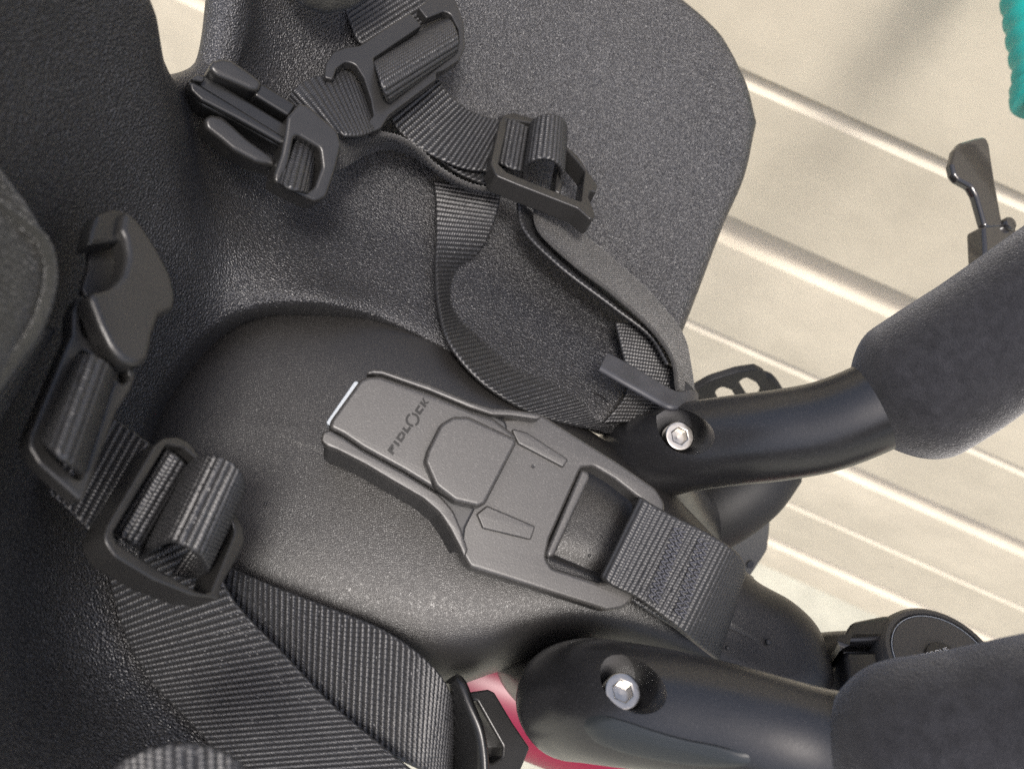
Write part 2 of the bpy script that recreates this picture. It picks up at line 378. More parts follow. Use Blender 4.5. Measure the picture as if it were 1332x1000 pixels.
def foam_shell():
    rad = .0055
    def ctrl(s):
        s = list(s)
        if s[1][2] > .005: s[1] = (s[1][0], s[1][1], s[1][2]+.004)
        q = [P(*p) for p in s]; d = norm(q[2]-q[1])
        return [q[1]+np.array([0, 0, -.024])+d*.005, q[1]+np.array([0, 0, -.0012]), q[1]+d*.0016+np.array([0, 0, .0002])]+q[2:]
    rows = np.array([spline(ctrl(s), 9) for s in ST])              # stations x t
    G = np.stack([spline(rows[:, k], 10) for k in range(rows.shape[1])], 1)    # s x t
    for _ in range(2): G[1:-1, 12:-1] = (G[:-2, 12:-1]+2*G[1:-1, 12:-1]+G[2:, 12:-1])/4
    def trunc(p, cut0, cut1):
        d = np.r_[0, np.cumsum(np.linalg.norm(np.diff(p, axis=0), axis=1))]
        q = cut0+d*((d[-1]-cut0-cut1)/d[-1]); return np.stack([np.interp(q, d, p[:, k]) for k in range(3)], 1)
    G = np.stack([trunc(g, 0, rad) for g in G], 0); G = np.stack([trunc(G[:, k], rad*1.1, 0) for k in range(G.shape[1])], 1)
    ni, nj = 19, 15; g0 = G.copy(); nt_ = G.shape[1]                # round off the far wing's upper front corner
    for i in range(ni+1):
        for j in range(nj+1):
            p, q = 1-i/ni, 1-j/nj
            a, b = (1-p*math.sqrt(1-q*q/2))*ni, (1-q*math.sqrt(1-p*p/2))*nj
            i0, j0 = min(int(a), ni), min(int(b), nj); fa_, fb_ = a-i0, b-j0; J = lambda k: nt_-1-k
            G[i, J(j)] = (g0[i0, J(j0)]*(1-fa_)*(1-fb_)+g0[i0+1, J(j0)]*fa_*(1-fb_)+g0[i0, J(j0+1)]*(1-fa_)*fb_+g0[i0+1, J(j0+1)]*fa_*fb_)
    Ts = np.gradient(G, axis=0); Tt = np.gradient(G, axis=1); N = np.cross(Ts, Tt); N /= np.linalg.norm(N, axis=2)[..., None]
    if (N*(CAM-G)).sum(2).mean() < 0: N = -N
    for _ in range(8):
        N[1:-1] = (N[:-2]+N[1:-1]+N[2:])/3; N[:, 1:-1] = (N[:, :-2]+N[:, 1:-1]+N[:, 2:])/3
    N /= np.linalg.norm(N, axis=2)[..., None]
    back = (G-N*2*rad)[:, 24::3][:, ::-1]
    bnd = np.vstack([G[0, 9:], G[1:, -1]]); Nb = np.vstack([N[0, 9:], N[1:, -1]])   # front edge of the far wing, then the rim
    T = np.gradient(bnd, axis=0); D = np.cross(T, Nb); D /= np.linalg.norm(D, axis=1)[:, None]
    if D[-1] @ (G[-1, -1]-G[-1, -3]) < 0: D = -D
    for _ in range(6): D[1:-1] = (D[:-2]+D[1:-1]+D[2:])/3; D /= np.linalg.norm(D, axis=1)[:, None]
    C = bnd-Nb*rad
    sweep = np.stack([C+rad*(Nb*math.cos(a)+D*math.sin(a)) for a in np.linspace(0, math.pi, 11)], 1)
    me_v = [G.reshape(-1, 3), back.reshape(-1, 3), sweep.reshape(-1, 3)]
    n1 = G.shape[0]*G.shape[1]; n2 = back.shape[0]*back.shape[1]
    fa = [grid_faces(G.shape[0], G.shape[1]), grid_faces(back.shape[0], back.shape[1], off=n1), grid_faces(sweep.shape[0], 11, off=n1+n2)]
    me = mesh_np('foam_shell', np.vstack(me_v), np.vstack(fa))
    bm = bmesh.new(); bm.from_mesh(me); bmesh.ops.remove_doubles(bm, verts=bm.verts, dist=2e-5); bmesh.ops.recalc_face_normals(bm, faces=bm.faces); bm.to_mesh(me); bm.free()
    return link('foam_shell', me, M['foam'], seat, sharp=55)
foam_shell()

def cushion():
    out = [(150,650,-.010),(165,540,-.009),(232,440,-.014),(322,390,-.016),(420,374,-.016),(520,391,-.018),(608,448,-.022),(694,520,-.026),(770,575,-.028),(830,620,-.03),
           (900,690,-.028),(965,752,-.022),(1020,783,-.02),(1050,815,-.022),(1064,855,-.024),(1062,905,-.03),(1000,935,-.036),(900,905,-.04),(800,870,-.04),(715,856,-.036),(650,872,-.030),(585,893,-.028),(500,895,-.024),(390,862,-.016),(260,795,-.012),(175,725,-.011)]
    o = spline([P(*p) for p in out+out[:1]], 8)[:-1]
    sp = spline([P(330,570,-.002), P(480,600,-.001), P(620,650,.0), P(740,715,.001), P(850,775,.001), P(985,845,-.003)], 20)
    # nearest spine point, smoothed around the outline
    sc = np.array([sp[np.argmin(((sp-q)**2).sum(1))] for q in o])
    for _ in range(30): sc = (np.roll(sc, 1, 0)+sc*2+np.roll(sc, -1, 0))/4
    rings = []
    for fr in np.r_[np.linspace(0, .3, 10), np.linspace(.36, .9, 12)]:
        e = 1-fr; k = (1-e**4.5)**.55
        q = o*(1-fr)+sc*fr; q[:, 2] = o[:, 2]+(sc[:, 2]-o[:, 2])*k; rings.append(q)
    low = o.copy(); low[:, 2] -= .012; low2 = sc+(o-sc)*.9; low2[:, 2] = o[:, 2]-.02
    V = np.stack([low2, low]+rings, 0); n = V.shape[1]
    me = mesh_np('cushion', V.reshape(-1, 3), grid_faces(V.shape[0], n, True)); 
    bm = bmesh.new(); bm.from_mesh(me); bm.verts.ensure_lookup_table(); lo = (V.shape[0]-1)*n; es = [e for i in range(n) for e in bm.verts[lo+i].link_edges if e.other_vert(bm.verts[lo+i]).index == lo+(i+1) % n]; bmesh.ops.triangle_fill(bm, edges=es, use_beauty=True, use_dissolve=False); bmesh.ops.recalc_face_normals(bm, faces=bm.faces); bm.to_mesh(me); bm.free()
    m = link('cushion', me, M['leather'], seat, sharp=80)
    return m
cush = cushion()
# base under the cushion, between the two arms, where the maroon-black undertray shows
tray = tube('undertray', M['plastic'], seat, [(560,640,-.05,22),(700,700,-.052,26),(850,770,-.052,24),(960,815,-.05,18)], squash=.5, up=(0, 0, 1))

LEAN = False
# ------------------------------------------------------------------ magnetic buckle on the cushion
BP = Plane((440,560,.025),(820,700,.018),(600,720,.020))
buckle = thing('magnetic_buckle', 'speckled grey magnetic buckle lying on the cushion, marked FIDLOCK', 'buckle', P(600,620,.0))
plate('base_tray', M['buckle_dark'], buckle, BP.shift(-.0030), [(421,577,1.5),(429,556,2),(471,496,2),(492,486,2),(560,507),(640,538),(660,548),(660,574),(624,650),(606,686),(603,712),(598,713),(585,688),(571,667),(550,649),(510,626),(475,605),(440,588),(427,583,1.5)], thick=20, bevel=.8, rad=2)
plate('side_rim', M['buckle'], buckle, BP.shift(-.0004), [(417,573,1.5),(420,561,1.2),(430,559,.8),(447,569),(472,586),(525,615),(572,643,6),(590,664,6),(601,690,4),(609,715,.4),(604,727,.4),(598,712,4),(585,687,6),(571,666,5),(550,648,5),(510,625),(475,604),(440,586),(426,581,1.5)], thick=3.6, bevel=.6, rad=2)
plate('side_rim', M['buckle'], buckle, BP.shift(-.0004), [(475,487,2),(484,479.5,1.5),(496,480),(560,500),(612,522),(640,530.5,6),(665,532,6),(700,537,2),(706,541,1),(700,546),(665,541,4),(640,540,4),(612,531,3),(560,509),(497,487),(485,486)], thick=4, bevel=.6, rad=2)
plate('cover', M['buckle'], buckle, BP, [(427,556,2),(431,545,1.5),(468,494,2),(478,489,2),(496,489,1),(560,511.5),(612,533.5),(642,543.5),(672,566,1),(672,574),(632,654),(622,657.5,1.5),(590,653),(573,641),(525,612),(472,583),(447,566)], thick=7, bevel=1.1, rad=1.5, res=4)
plate('press_pad', M['buckle'], buckle, BP.shift(.0036), [(552,600,1.6),(556,585,1.5),(573,551,2.5),(590,541,2.0),(610,541,2),(672,570,1.0),(672,577,.5),(632,655,1.2),(622,659,1.0),(592,652,2),(566,632,3)], thick=6, bevel=1.1, rad=1.6, res=5)
plate('end_tab', M['tab'], buckle, BP.shift(-.0014), [(423.5,550),(462,494.5),(482,506),(442,562)], thick=4.5, bevel=.3, rad=.6)
# male plate: frame with the strap window
MPp = BP.shift(-.0045)
plate('latch_plate', M['buckle'], buckle, MPp, [(640,545,1),(664,543,3),(706,538.5,3),(733,556,3),(805,601,3),(853,634,4),(866,654,4),(864,672,3),(840,740,4),(824,780,2),(812,791,3),(790,795,4),(768,788,2),(655,752,2),(612,739,3),(603,724,2),(598,702,1),(590,662,1),(620,600,1)],
      holes=[[(757,608,.6),(772,607,2),(800,624,1),(836,652,2),(828,672,1),(790,757,1.5),(779,757,1),(719,738,2),(711,726,2),(716,700,1)]], thick=7.5, bevel=1.0, rad=2)
plate('cross_bar', M['buckle'], buckle, MPp.shift(.0012), [(757,610,.6),(766,613,1),(768,621,.8),(722,721,1.4),(713,727,1),(711,718,.8)], thick=4.5, bevel=.8, rad=.8, res=3)
plate('raised_rib', M['buckle'], buckle, MPp.shift(.0011), [(664,556),(686,562),(740,597,.6),(733,608,.6),(674,577)], thick=2, bevel=.5, rad=.5)
plate('raised_rib', M['buckle'], buckle, MPp.shift(.0011), [(634,657),(697,684,.6),(691,702,.6),(628,687),(620,668)], thick=2, bevel=.5, rad=.5)
lathe('dimple', M['buckle_dark'], buckle, MPp.shift(.0004).hit(694,606), MPp.n, [(.55, .05), (.55, .12), (.3, .05)], 16)
# FIDLOCK lettering
def lettering():
    o2 = BP.at(511, 592); d = norm(BP.at(560, 520)-o2); upv = np.array([-d[1], d[0]]); 
    if (BP.at(500, 585)-o2) @ upv < 0: upv = -upv
    Ltot = np.linalg.norm(BP.at(560, 520)-o2); ch = Ltot*.106; st = ch*.38
    V, Fc = [], []
    def poly(pts):
        i0 = len(V)
        for h in (-.0004, .00012):
            for x, y in pts: q = o2+d*x+upv*(y); V.append(BP.up(q[0], q[1], h))
        k = len(pts); Fc.append(tuple(range(i0+k, i0+2*k))); Fc.append(tuple(range(i0, i0+k))[::-1])
        for a in range(k): b = (a+1) % k; Fc.append((i0+a, i0+b, i0+k+b, i0+k+a))
    def rect(x, y, w, h, sl=.12): poly([(x+sl*y, y), (x+w+sl*y, y), (x+w+sl*(y+h), y+h), (x+sl*(y+h), y+h)])
    x = 0; wF = ch*1.15
    rect(x, 0, st, ch); rect(x+st, ch-st, wF-st, st); rect(x+st, ch*.38, wF*.75-st, st*.9); x += wF+ch*.25           # F
    rect(x, 0, st, ch); x += st+ch*.3                                                                              # I
    wD = ch*1.2; rect(x, 0, st, ch); rect(x+st, 0, wD-st*1.6, st*.85); rect(x+st, ch-st*.85, wD-st*1.6, st*.85); rect(x+wD-st*.6-.0, st*.35, st*.9, ch-st*.7); x += wD+st*.3+ch*.22   # D
    wL = ch*.95; rect(x, 0, st, ch); rect(x+st, 0, wL-st, st); x += wL+ch*.1                                          # L
    ro = ch*.98; ri = ro*.68; cx, cy = x+ro, ch*.5; n = 36                                                            # large ring with gaps
    for k in range(n):
        a0, a1 = 2*math.pi*k/n, 2*math.pi*(k+1)/n
        if k in (4, 5, 22, 23): continue
        poly([(cx+ri*math.cos(a0), cy+ri*math.sin(a0)), (cx+ro*math.cos(a0), cy+ro*math.sin(a0)), (cx+ro*math.cos(a1), cy+ro*math.sin(a1)), (cx+ri*math.cos(a1), cy+ri*math.sin(a1))])
    x += 2*ro+ch*.12
    wC = ch*1.05; rect(x, 0, st, ch); rect(x+st, 0, wC-st, st*.85); rect(x+st, ch-st*.85, wC-st, st*.85); x += wC+ch*.25   # C
    rect(x, 0, st, ch); poly([(x+st*1.15, ch*.42), (x+st*1.7, ch*.36), (x+ch*1.15, ch), (x+ch*.8, ch)]); poly([(x+st*1.7, ch*.62-st*.4), (x+st*1.2, ch*.36), (x+ch*.75, 0), (x+ch*1.1, 0)])   # K
    me = mesh_py('lettering', V, Fc); fix_normals(me); return link('lettering', me, M['logo'], buckle, sharp=30)
lettering()

# ------------------------------------------------------------------ crotch strap
cs = thing('crotch_strap', 'short webbing strap looped through the grey buckle frame', 'strap', P(890,740,-.01))
ribbon('webbing', M['web'], cs, [((838,650,.0115),(786,758,.0115)),((835,647,.0165),(784,752,.0160)),((850,657,.0175),(797,762,.0170)),((880,673,.0165),(826,776,.0160)),((915,690,.0160),(857,798,.0155)),((945,708,.0150),(889,822,.0145)),((963,724,.0095),(912,843,.0085)),((967,742,.001),(931,858,-.002)),((962,745,-.014),(930,862,-.018)),((945,740,-.026),(915,850,-.029))], pitch=1.45, bead=.85, amp=.34, quiet=False)
ribbon('under_webbing', M['web'], cs, [((850,665,.009),(810,775,.009)),((900,690,.0085),(850,800,.0085)),((930,705,.007),(875,815,.006)),((945,720,.003),(905,838,.001)),((948,735,-.008),(918,848,-.012))], pitch=1.45, bead=.85, amp=.34)
def stitches(name, parent, a, b, z, half, nz, rad=.22):
    q = []
    A, B = P(*a, z), P(*b, z); d = B-A; L = np.linalg.norm(d); d = d/L; s = norm(np.cross(d, [0, 0, 1]))
    for k in range(nz+1): q.append(np.r_[A+d*L*k/nz+s*half*MM*(1 if k % 2 else -1)+np.array([0, 0, .0002*random.random()]), rad*MM])
    o = link(name, tube_mesh(name, None, fixed=q, n=6, per=3), M['thread'], parent, sharp=80); return o
for a, b, z in (((881,686),(846,779),.0178),((888,690),(853,783),.0177),((912,700),(880,798),.0172),((919,705),(887,803),.0170)):
    stitches('stitching', cs, a, b, z, .8, 26)

LEAN = True
# ------------------------------------------------------------------ far harness webbing and fittings
def strap(label, edges, name='harness_strap', group='harness webbing', **k):
    o = ribbon(name, k.pop('mat', M['web']), None, edges, quiet=False, **k); tag(o, label, 'strap', group); return o
strap('webbing strap hanging from slot in far wing and curving round cushion edge', [((563,236,.020),(652,250,.022)),((566,258,.018),(648,272,.020)),((567,305,.013),(634,310,.012)),((566,350,.009),(606,350,-.002)),((570,400,.006),(603,392,-.010)),((584,448,.004),(640,437,-.008)),((625,497,.002),(690,479,-.008)),((690,537,-.002),(750,521,-.008)),((760,556,-.006),(800,548,-.012)),((800,565,-.014),(850,560,-.022))], pitch=1.7, bead=.95)
strap('striped webbing strap inside the loop behind rubber keeper', [((800,420,.008),(862,425,.008)),((808,455,.004),(874,465,.006)),((816,492,.001),(880,500,.003)),((812,515,-.002),(876,522,.000)),((785,550,-.007),(856,548,-.006))], pitch=1.5, bead=.95)
strap('upper smooth layer of doubled strap running down to rubber keeper', [((694,268,.030),(726,276,.022)),((699,298,.028),(758,304,.019)),((738,338,.025),(800,340,.017)),((800,386,.022),(850,386,.014)),((850,432,.019),(888,436,.010)),((874,468,.016),(898,478,.007)),((880,506,.010),(903,516,.002))], mat=M['web_grey'], pitch=1.1, bead=.8, amp=.12)
strap('lower layer of doubled strap under the smooth one', [((673,262,.028),(708,290,.012)),((679,296,.025),(722,320,.010)),((722,342,.022),(760,356,.006)),((798,400,.017),(822,410,.002)),((846,438,.014),(868,448,.000)),((868,474,.011),(886,484,-.002))], pitch=1.6, bead=.95)
strap('webbing strap between hook adjuster and upper frame adjuster', [((566,96,.056),(500,140,.048)),((576,112,.054),(514,166,.046)),((598,136,.051),(540,190,.043)),((622,149,.047),(578,211,.039)),((650,157,.043),(612,222,.036)),((690,166,.040),(680,222,.034))], pitch=1.75, bead=.95)
strap('folded end of webbing under the upper frame adjuster', [((620,170,.034),(572,211,.036)),((650,190,.032),(600,228,.033)),((680,205,.030),(640,245,.029))], pitch=1.75, bead=.95)
strap('twisted webbing strap seen edge on beside the prong buckle', [((400,176,.060),(400,232,.052)),((443,181,.058),(441,220,.046)),((493,173,.055),(472,201,.040)),((523,181,.052),(505,192,.031)),((548,198,.046),(534,200,.026)),((566,216,.041),(556,214,.022)),((608,240,.036),(600,244,.020)),((650,248,.032),(650,255,.018))], mat=M['web_grey'], pitch=1.6, bead=.95)
strap('short webbing loop between prong buckle and hook', [((372,138,.052),(408,172,.054)),((383,117,.062),(432,172,.062)),((400,105,.064),(447,177,.064)),((426,97,.064),(464,178,.063)),((452,90,.063),(482,174,.060)),((468,95,.056),(490,165,.052))], pitch=1.75, bead=.95)

hk = thing('hook_adjuster', 'black open hook adjuster holding webbing at top of wing', 'strap adjuster', P(520,80,.05))
HP = Plane((440,80,.070),(600,40,.072),(500,150,.062))
plate('frame', M['plastic_matte'], hk, HP, [(533,16),(468,59,2),(450,61,3),(433,67.5,3),(424,82,3),(422,101,.4),(433,104,.4),(438,89,2),(450,80,2),(462,84,2),(473,101,2),(482,128,1),(486,150,1),(477,160,1),(483,173,1),(496,166,2),(507,149,1),(568,103,.5),(568,94,.3),(577,91.5,.3),(598,78,3),(605,62,2),(604,30,3),(594,2,3),(584,-9,2),(566,-9,1),(544,10,.5),(555,24,.4),(577,15,1),(586,18,2),(596,38,2),(597,57,2),(570,83,.4),(502,136,1.5),(493,112,1),(486,76,1.5),(549,33,.4)], thick=3.6, bevel=.55, rad=1, res=3)
ribbon('webbing_loop', M['web'], hk, [((478,78,.052),(575,18,.056)),((485,83,.066),(583,23,.068)),((490,95,.072),(592,36,.074)),((496,113,.0725),(596,52,.0745)),((502,128,.068),(594,66,.070)),((506,140,.056),(582,82,.058))], pitch=1.75, bead=.95)
ribbon('tail_webbing', M['web'], hk, [((492,70,.056),(578,12,.060)),((468,57,.060),(562,-2,.064)),((452,24,.063),(545,-36,.068)),((440,-20,.068),(528,-80,.074))], pitch=1.75, bead=.95)

pb = thing('prong_buckle', 'black side release buckle with three prongs at the back corner', 'buckle', P(340,170,.05))
PP = Plane((260,105,.066),(440,190,.066),(290,200,.056))
plate('centre_blade', M['plastic'], pb, PP, [(245,104,1),(256,95.5,1),(269,98,.6),(284,107),(374,162,.5),(374,196,.5),(352,185),(305,157,3),(262,137,3),(247,121,2)], thick=8, bevel=.8, rad=1)
plate('blade_ridge', M['plastic'], pb, PP.shift(.0014), [(246,108),(251,104,.6),(300,134),(374,180,.3),(374,192,.3),(305,153),(262,131),(248,118,1)], thick=2.4, bevel=.8, rad=.5)
plate('blade_tip', M['plastic_matte'], pb, PP.shift(.0022), [(248,103),(257,96.5),(268.5,99.5),(264,107),(252,105)], thick=2.2, bevel=.5, rad=.5)
plate('prong', M['plastic_matte'], pb, PP.shift(.004), [(271,88,1.5),(277,79,1.5),(290,75.5,2),(303,78,2),(322,91,1),(343,107,.6),(337,119,.6),(326,117,1),(300,106,2),(280,98,2)], thick=10, bevel=1.2, rad=2, res=3)
plate('prong_arm', M['plastic'], pb, PP.shift(.0025), [(338,109),(346,111),(386,136),(376,152),(330,124)], thick=8, bevel=.7, rad=.4)
plate('prong', M['plastic_matte'], pb, PP.shift(-.001), [(265,155,2),(274,148,2),(290,151,2),(306,165,3),(322,180,3),(359,206,1.5),(357,217,2),(333,211,3),(303,195,4),(285,180,3),(268,167,2)], thick=9, bevel=1.2, rad=2, res=3)
plate('strap_frame', M['plastic_matte'], pb, PP.shift(.004), [(374,152,.6),(390,134,1.5),(401,136,2),(440,170,3),(445,188,2),(438,218,3),(425,257,3),(411,263,2),(390,254),(356,236,.5),(357,226,.4),(366,200,.3),(371,175,.3)], holes=[[(384,174,.5),(416,193,1.5),(419,217,2),(409,244,2),(400,249,1.5),(374,238,.5),(373,228,.5)]], thick=9, bevel=1.0, rad=2, res=4)
ribbon('webbing_loop', M['web'], pb, [((376,166,.054),(356,236,.048)),((384,170,.0645),(364,240,.0585)),((394,172,.0675),(374,246,.0615)),((405,176,.0665),(388,250,.0605)),((420,184,.056),(404,254,.050))], pitch=1.75, bead=.95)

fa_ = thing('frame_adjuster', 'black angular frame adjuster with curled webbing on far wing', 'strap adjuster', P(705,220,.03), 'frame adjusters')
AP = Plane((640,215,.046),(765,235,.041),(690,152,.041))
plate('frame', M['plastic_matte'], fa_, AP, [(650,157,1.5),(655,149,1.5),(668,146,1),(698,155,1),(733,186,2),(754,205,2),(766,224,1),(778,241,.6),(776,250,.4),(769,248,.6),(766,256,.6),(775,280,1),(769,286,1),(751,270,1),(674,240,2),(645,228,2),(638,212,1.5)], holes=[[(662,155,1.2),(696,161,.6),(735,192,2),(753,212,3),(761,222,1),(756,262,.8),(725,250),(660,224,1),(649,214,1.2)]], thick=7, bevel=.6, rad=1.5, res=2)
plate('centre_bar', M['plastic_matte'], fa_, AP.shift(-.003), [(730,184),(737,190),(730,252),(722,248)], thick=3, bevel=.6, rad=.3)
ribbon('flat_webbing', M['web'], fa_, [((650,152,.037),(640,215,.034)),((662,155,.0435),(650,214,.0395)),((675,160,.0445),(664,220,.0405)),((686,166,.0425),(677,224,.0385)),((692,172,.035),(684,228,.031))], pitch=1.75, bead=.95)
ribbon('curled_webbing', M['web'], fa_, [((691,172,.038),(681,236,.034)),((693,160,.046),(684,221,.041)),((701,152,.052),(692,211,.047)),((714,149,.055),(708,207,.050)),((727,152,.053),(723,213,.048)),((734,160,.047),(731,228,.041)),((735,175,.040),(728,246,.034)),((729,190,.034),(716,250,.028))], pitch=1.75, bead=.95)

kp = thing('rubber_keeper', 'worn black rubber strap keeper tongue under doubled webbing', 'strap keeper', P(840,500,.0))
ribbon('tongue', M['rubber_grey'], kp, [((790,460,.014),(779,482,.013)),((815,473,.0145),(803,496,.0135)),((845,491,.0145),(835,514,.0135)),((868,505,.015),(858,527,.014)),((882,511,.016),(872,533,.015)),((896,507,.015),(890,532,.014)),((904,511,.010),(904,528,.009)),((900,505,.002),(902,522,.001))], plain=True, thick=2.0)
ribbon('loop', M['rubber'], kp, [((879,490,.004),(872,505,.002)),((888,494,.008),(880,508,.006)),((898,503,.008),(889,516,.006)),((904,512,.004),(897,524,.002))], plain=True, thick=2.0)

LEAN = False
# ------------------------------------------------------------------ near harness webbing and fittings
strap('wide webbing strap in front running under the near adjuster to bottom edge', [((140,745,.020),(262,690,.022)),((152,792,.018),(283,738,.020)),((164,828,.016),(306,782,.018)),((192,880,.015),(370,850,.016)),((240,932,.014),(432,915,.0145)),((288,985,.013),(496,968,.013)),((335,1035,.012),(560,1020,.011))], pitch=1.65, bead=.9)
strap('webbing strap behind the wide one bending down into the near clip', [((262,710,.014),(255,745,.012)),((300,737,.012),(293,776,.009)),((345,757,.010),(345,835,.008)),((430,790,.009),(425,918,.007)),((500,819,.008),(494,975,.005)),((548,852,.006),(540,998,.001)),((575,882,.001),(562,1010,-.005)),((588,915,-.008),(580,1020,-.012)),((588,945,-.020),(585,1030,-.022))], pitch=1.65, bead=.9)
strap('blurred webbing loop arching up at the bottom left edge', [((140,1010,.075),(150,1130,.075)),((165,984,.082),(170,1110,.082)),((205,969,.086),(210,1100,.086)),((250,965,.087),(255,1100,.087)),((290,976,.085),(295,1110,.085)),((325,1003,.078),(325,1130,.078))], pitch=1.65, bead=.9)
strap('webbing strip between the cupped clip and near frame adjuster', [((118,528,.045),(60,640,.048)),((150,545,.043),(88,664,.046)),((172,560,.041),(106,682,.044)),((195,577,.039),(126,702,.042)),((215,595,.035),(142,720,.038))], pitch=1.65, bead=.9)
strap('webbing edge beneath the fabric pad at left edge', [((70,425,.078),(-10,560,.088)),((52,428,.084),(-30,545,.094)),((20,430,.088),(-50,520,.098))], pitch=1.65, bead=.9)

cc = thing('cupped_clip', 'black cupped half buckle clip with webbing through its frame', 'buckle', P(120,500,.05))
CP = Plane((40,575,.085),(100,390,.080),(175,490,.072))
plate('frame', M['plastic_matte'], cc, CP, [(110,380,2),(100,390,2),(94,406,2),(93,436,2),(86,450,1),(37.5,566,3),(37.5,581,2),(51,603,2),(104,650,1),(111,648,1),(152,537,2),(172,505,2),(178,488,2),(170,470,2),(140,440,2),(122,400,2)], holes=[[(107,455,1),(118,461,1),(147,495,1),(105,628,.6),(60,581,1.5)], [(112,404,1.5),(118,420,2),(116,440,1.5),(109,436,1.5),(105,415,2)], [(156,483,1),(166,482,1),(169,491,1),(160,498,1),(154,494,1)]], thick=4, bevel=.7, rad=1.5, res=3)
plate('backing', M['buckle_dark'], cc, CP.shift(-.004), [(107,376,1),(116,345,2),(117,318,2),(122,280,3),(142,272,2),(163,273,2),(190,330),(200,400),(170,450),(130,420)], thick=2, bevel=.5, rad=2)
plate('hood', M['plastic'], cc, CP.shift(.0030), [(115,318,.6),(117,300,3),(124,279,3),(141,272,2),(163,272.5,2),(168,300,1),(163,308,.5),(158,315,.5),(140,316,.4),(121,318,.4)], thick=5, bevel=.9, rad=2, res=4)
plate('shield', M['plastic_matte'], cc, CP.shift(.0050), [(157,297,2),(160,278,2),(165,272.5,2),(181,285,4),(205,320,6),(225,358,6),(231,386,2),(228,402,1.5),(210,410,1),(201,435,4),(195,466,3),(184,476,3),(163,472,5),(145,454,6),(130,424,6),(113,380,.6),(143,374,5),(160,357,6),(166,331,6),(162,308,3)], thick=5.5, bevel=1.4, rad=3, res=6)
ribbon('webbing_loop', M['web'], cc, [((100,450,.066),(52,568,.076)),((108,461,.0805),(61,580,.0875)),((121,462,.084),(73,592,.091)),((135,470,.082),(87,603,.089)),((145,480,.076),(100,612,.083)),((150,495,.066),(106,622,.073))], pitch=1.65, bead=.9)

na = thing('frame_adjuster', 'grey-black frame adjuster with fat curl of webbing on near side', 'strap adjuster', P(220,690,.02), 'frame adjusters')
NP = Plane((140,690,.060),(212,570,.050),(300,720,.040))
plate('frame', M['plastic_matte'], na, NP, [(136,694,2),(140,682,2),(200,580,3),(213,569,3),(232,567.5,3),(248,575,3),(280,620,3),(305,660,4),(318,690,3),(319,706,3),(311,722,1),(288,762,1),(286,780,2),(276,777,2),(250,774,3),(200,754,3),(150,724,3),(137,706,3)], holes=[[(147.5,693,1.2),(217,578,1.2),(240,583,2),(262,603,2),(290,650,4),(306,690,3),(300,706,1),(275,768,1),(268,771,1),(255,768,1),(200,736),(153,706,1.2)]], thick=8, bevel=.5, rad=2, res=2)
ribbon('flat_webbing', M['web'], na, [((206,578,.034),(134,696,.036)),((218,584,.0455),(150,694,.047)),((228,591,.0475),(161,702,.0485)),((238,600,.0455),(173,711,.0465)),((246,610,.036),(182,718,.036))], pitch=1.65, bead=.9)
ribbon('curled_webbing', M['web'], na, [((250,612,.038),(184,726,.034)),((252,600,.046),(190,719,.043)),((262,594,.054),(207,709,.050)),((284,592,.060),(229,706,.056)),((304,602,.060),(251,717,.055)),((315,620,.054),(265,735,.047)),((314,640,.046),(262,750,.038)),((304,652,.038),(242,752,.031)),((292,655,.034),(224,748,.028))], pitch=1.65, bead=.9)

# ------------------------------------------------------------------ padded fabric covers of the shoulder straps
sp1 = thing('shoulder_pad', 'dark fabric shoulder pad with piped rim at left edge', 'strap pad', P(10,400,.08), 'shoulder pads')
SP = Plane((0,200,.105),(75,340,.100),(0,500,.110))
plate('cover', M['fabric'], sp1, SP, [(-120,120,6),(-10,165,6),(20,215,8),(50,255,8),(72,290,6),(80,330,5),(74,380,8),(58,430,8),(20,495,8),(-30,560,8),(-140,560,6)], thick=13, bevel=5.5, rad=6, res=6)
tube('piping', M['fabric'], sp1, [(-30,235,.1065,1.0),(0,268,.106,1.0),(30,290,.1055,1.0),(55,312,.104,1.0),(66,345,.103,1.0),(62,385,.104,1.0),(45,430,.105,1.0),(10,480,.1065,1.0),(-20,520,.108,1.0)], n=10)
sp2 = thing('shoulder_pad', 'dark fabric shoulder pad end at the top edge', 'strap pad', P(440,-10,.07), 'shoulder pads')
LEAN = True
S2 = Plane((400,0,.086),(500,-20,.086),(440,20,.080))
plate('cover', M['fabric'], sp2, S2, [(370,-60,5),(385,-10,5),(405,12,6),(430,20,6),(460,14,5),(500,-8,5),(520,-60,5)], thick=9, bevel=3.8, rad=5, res=6)

LEAN = False
# ------------------------------------------------------------------ grab bar: two arms, two suede grips, bolts
gb = thing('grab_bar', 'black grab bar with two bolted arms and padded suede grips', 'grab bar', P(900,760,-.02))
fa = tube('arm', M['arm'], gb, [(800,606,-.034,4),(804,604,-.031,9.5),(818,600,-.022,12.4),(848,593,-.012,13.2),(890,582,-.002,13.2),(950,573,.008,13.0),(1010,566,.017,12.8),(1070,555,.025,12.5),(1120,537,.032,12.2),(1180,508,.040,12)], n=40)
fa['label'] = 'far arm'
tube('arm_foot', M['arm'], gb, [(915,700,-.085,12),(885,665,-.06,12),(862,632,-.036,12),(850,605,-.018,11.5)], n=30)
na_ = tube('arm', M['arm'], gb, [(716,915,.0,5),(720,915,.003,10),(735,912,.009,13.5),(765,909,.019,14.2),(800,913,.028,13.8),(860,922,.036,13.2),(930,936,.043,12.6),(1000,955,.049,12.2),(1075,975,.054,12),(1150,985,.060,12)], n=40)
tube('hinge', M['arm'], gb, [(672,842,-.055,8),(690,860,-.044,11),(712,880,-.030,11.5),(738,902,-.014,11.8),(770,925,.004,11.5)], n=36)
from mathutils.bvhtree import BVHTree
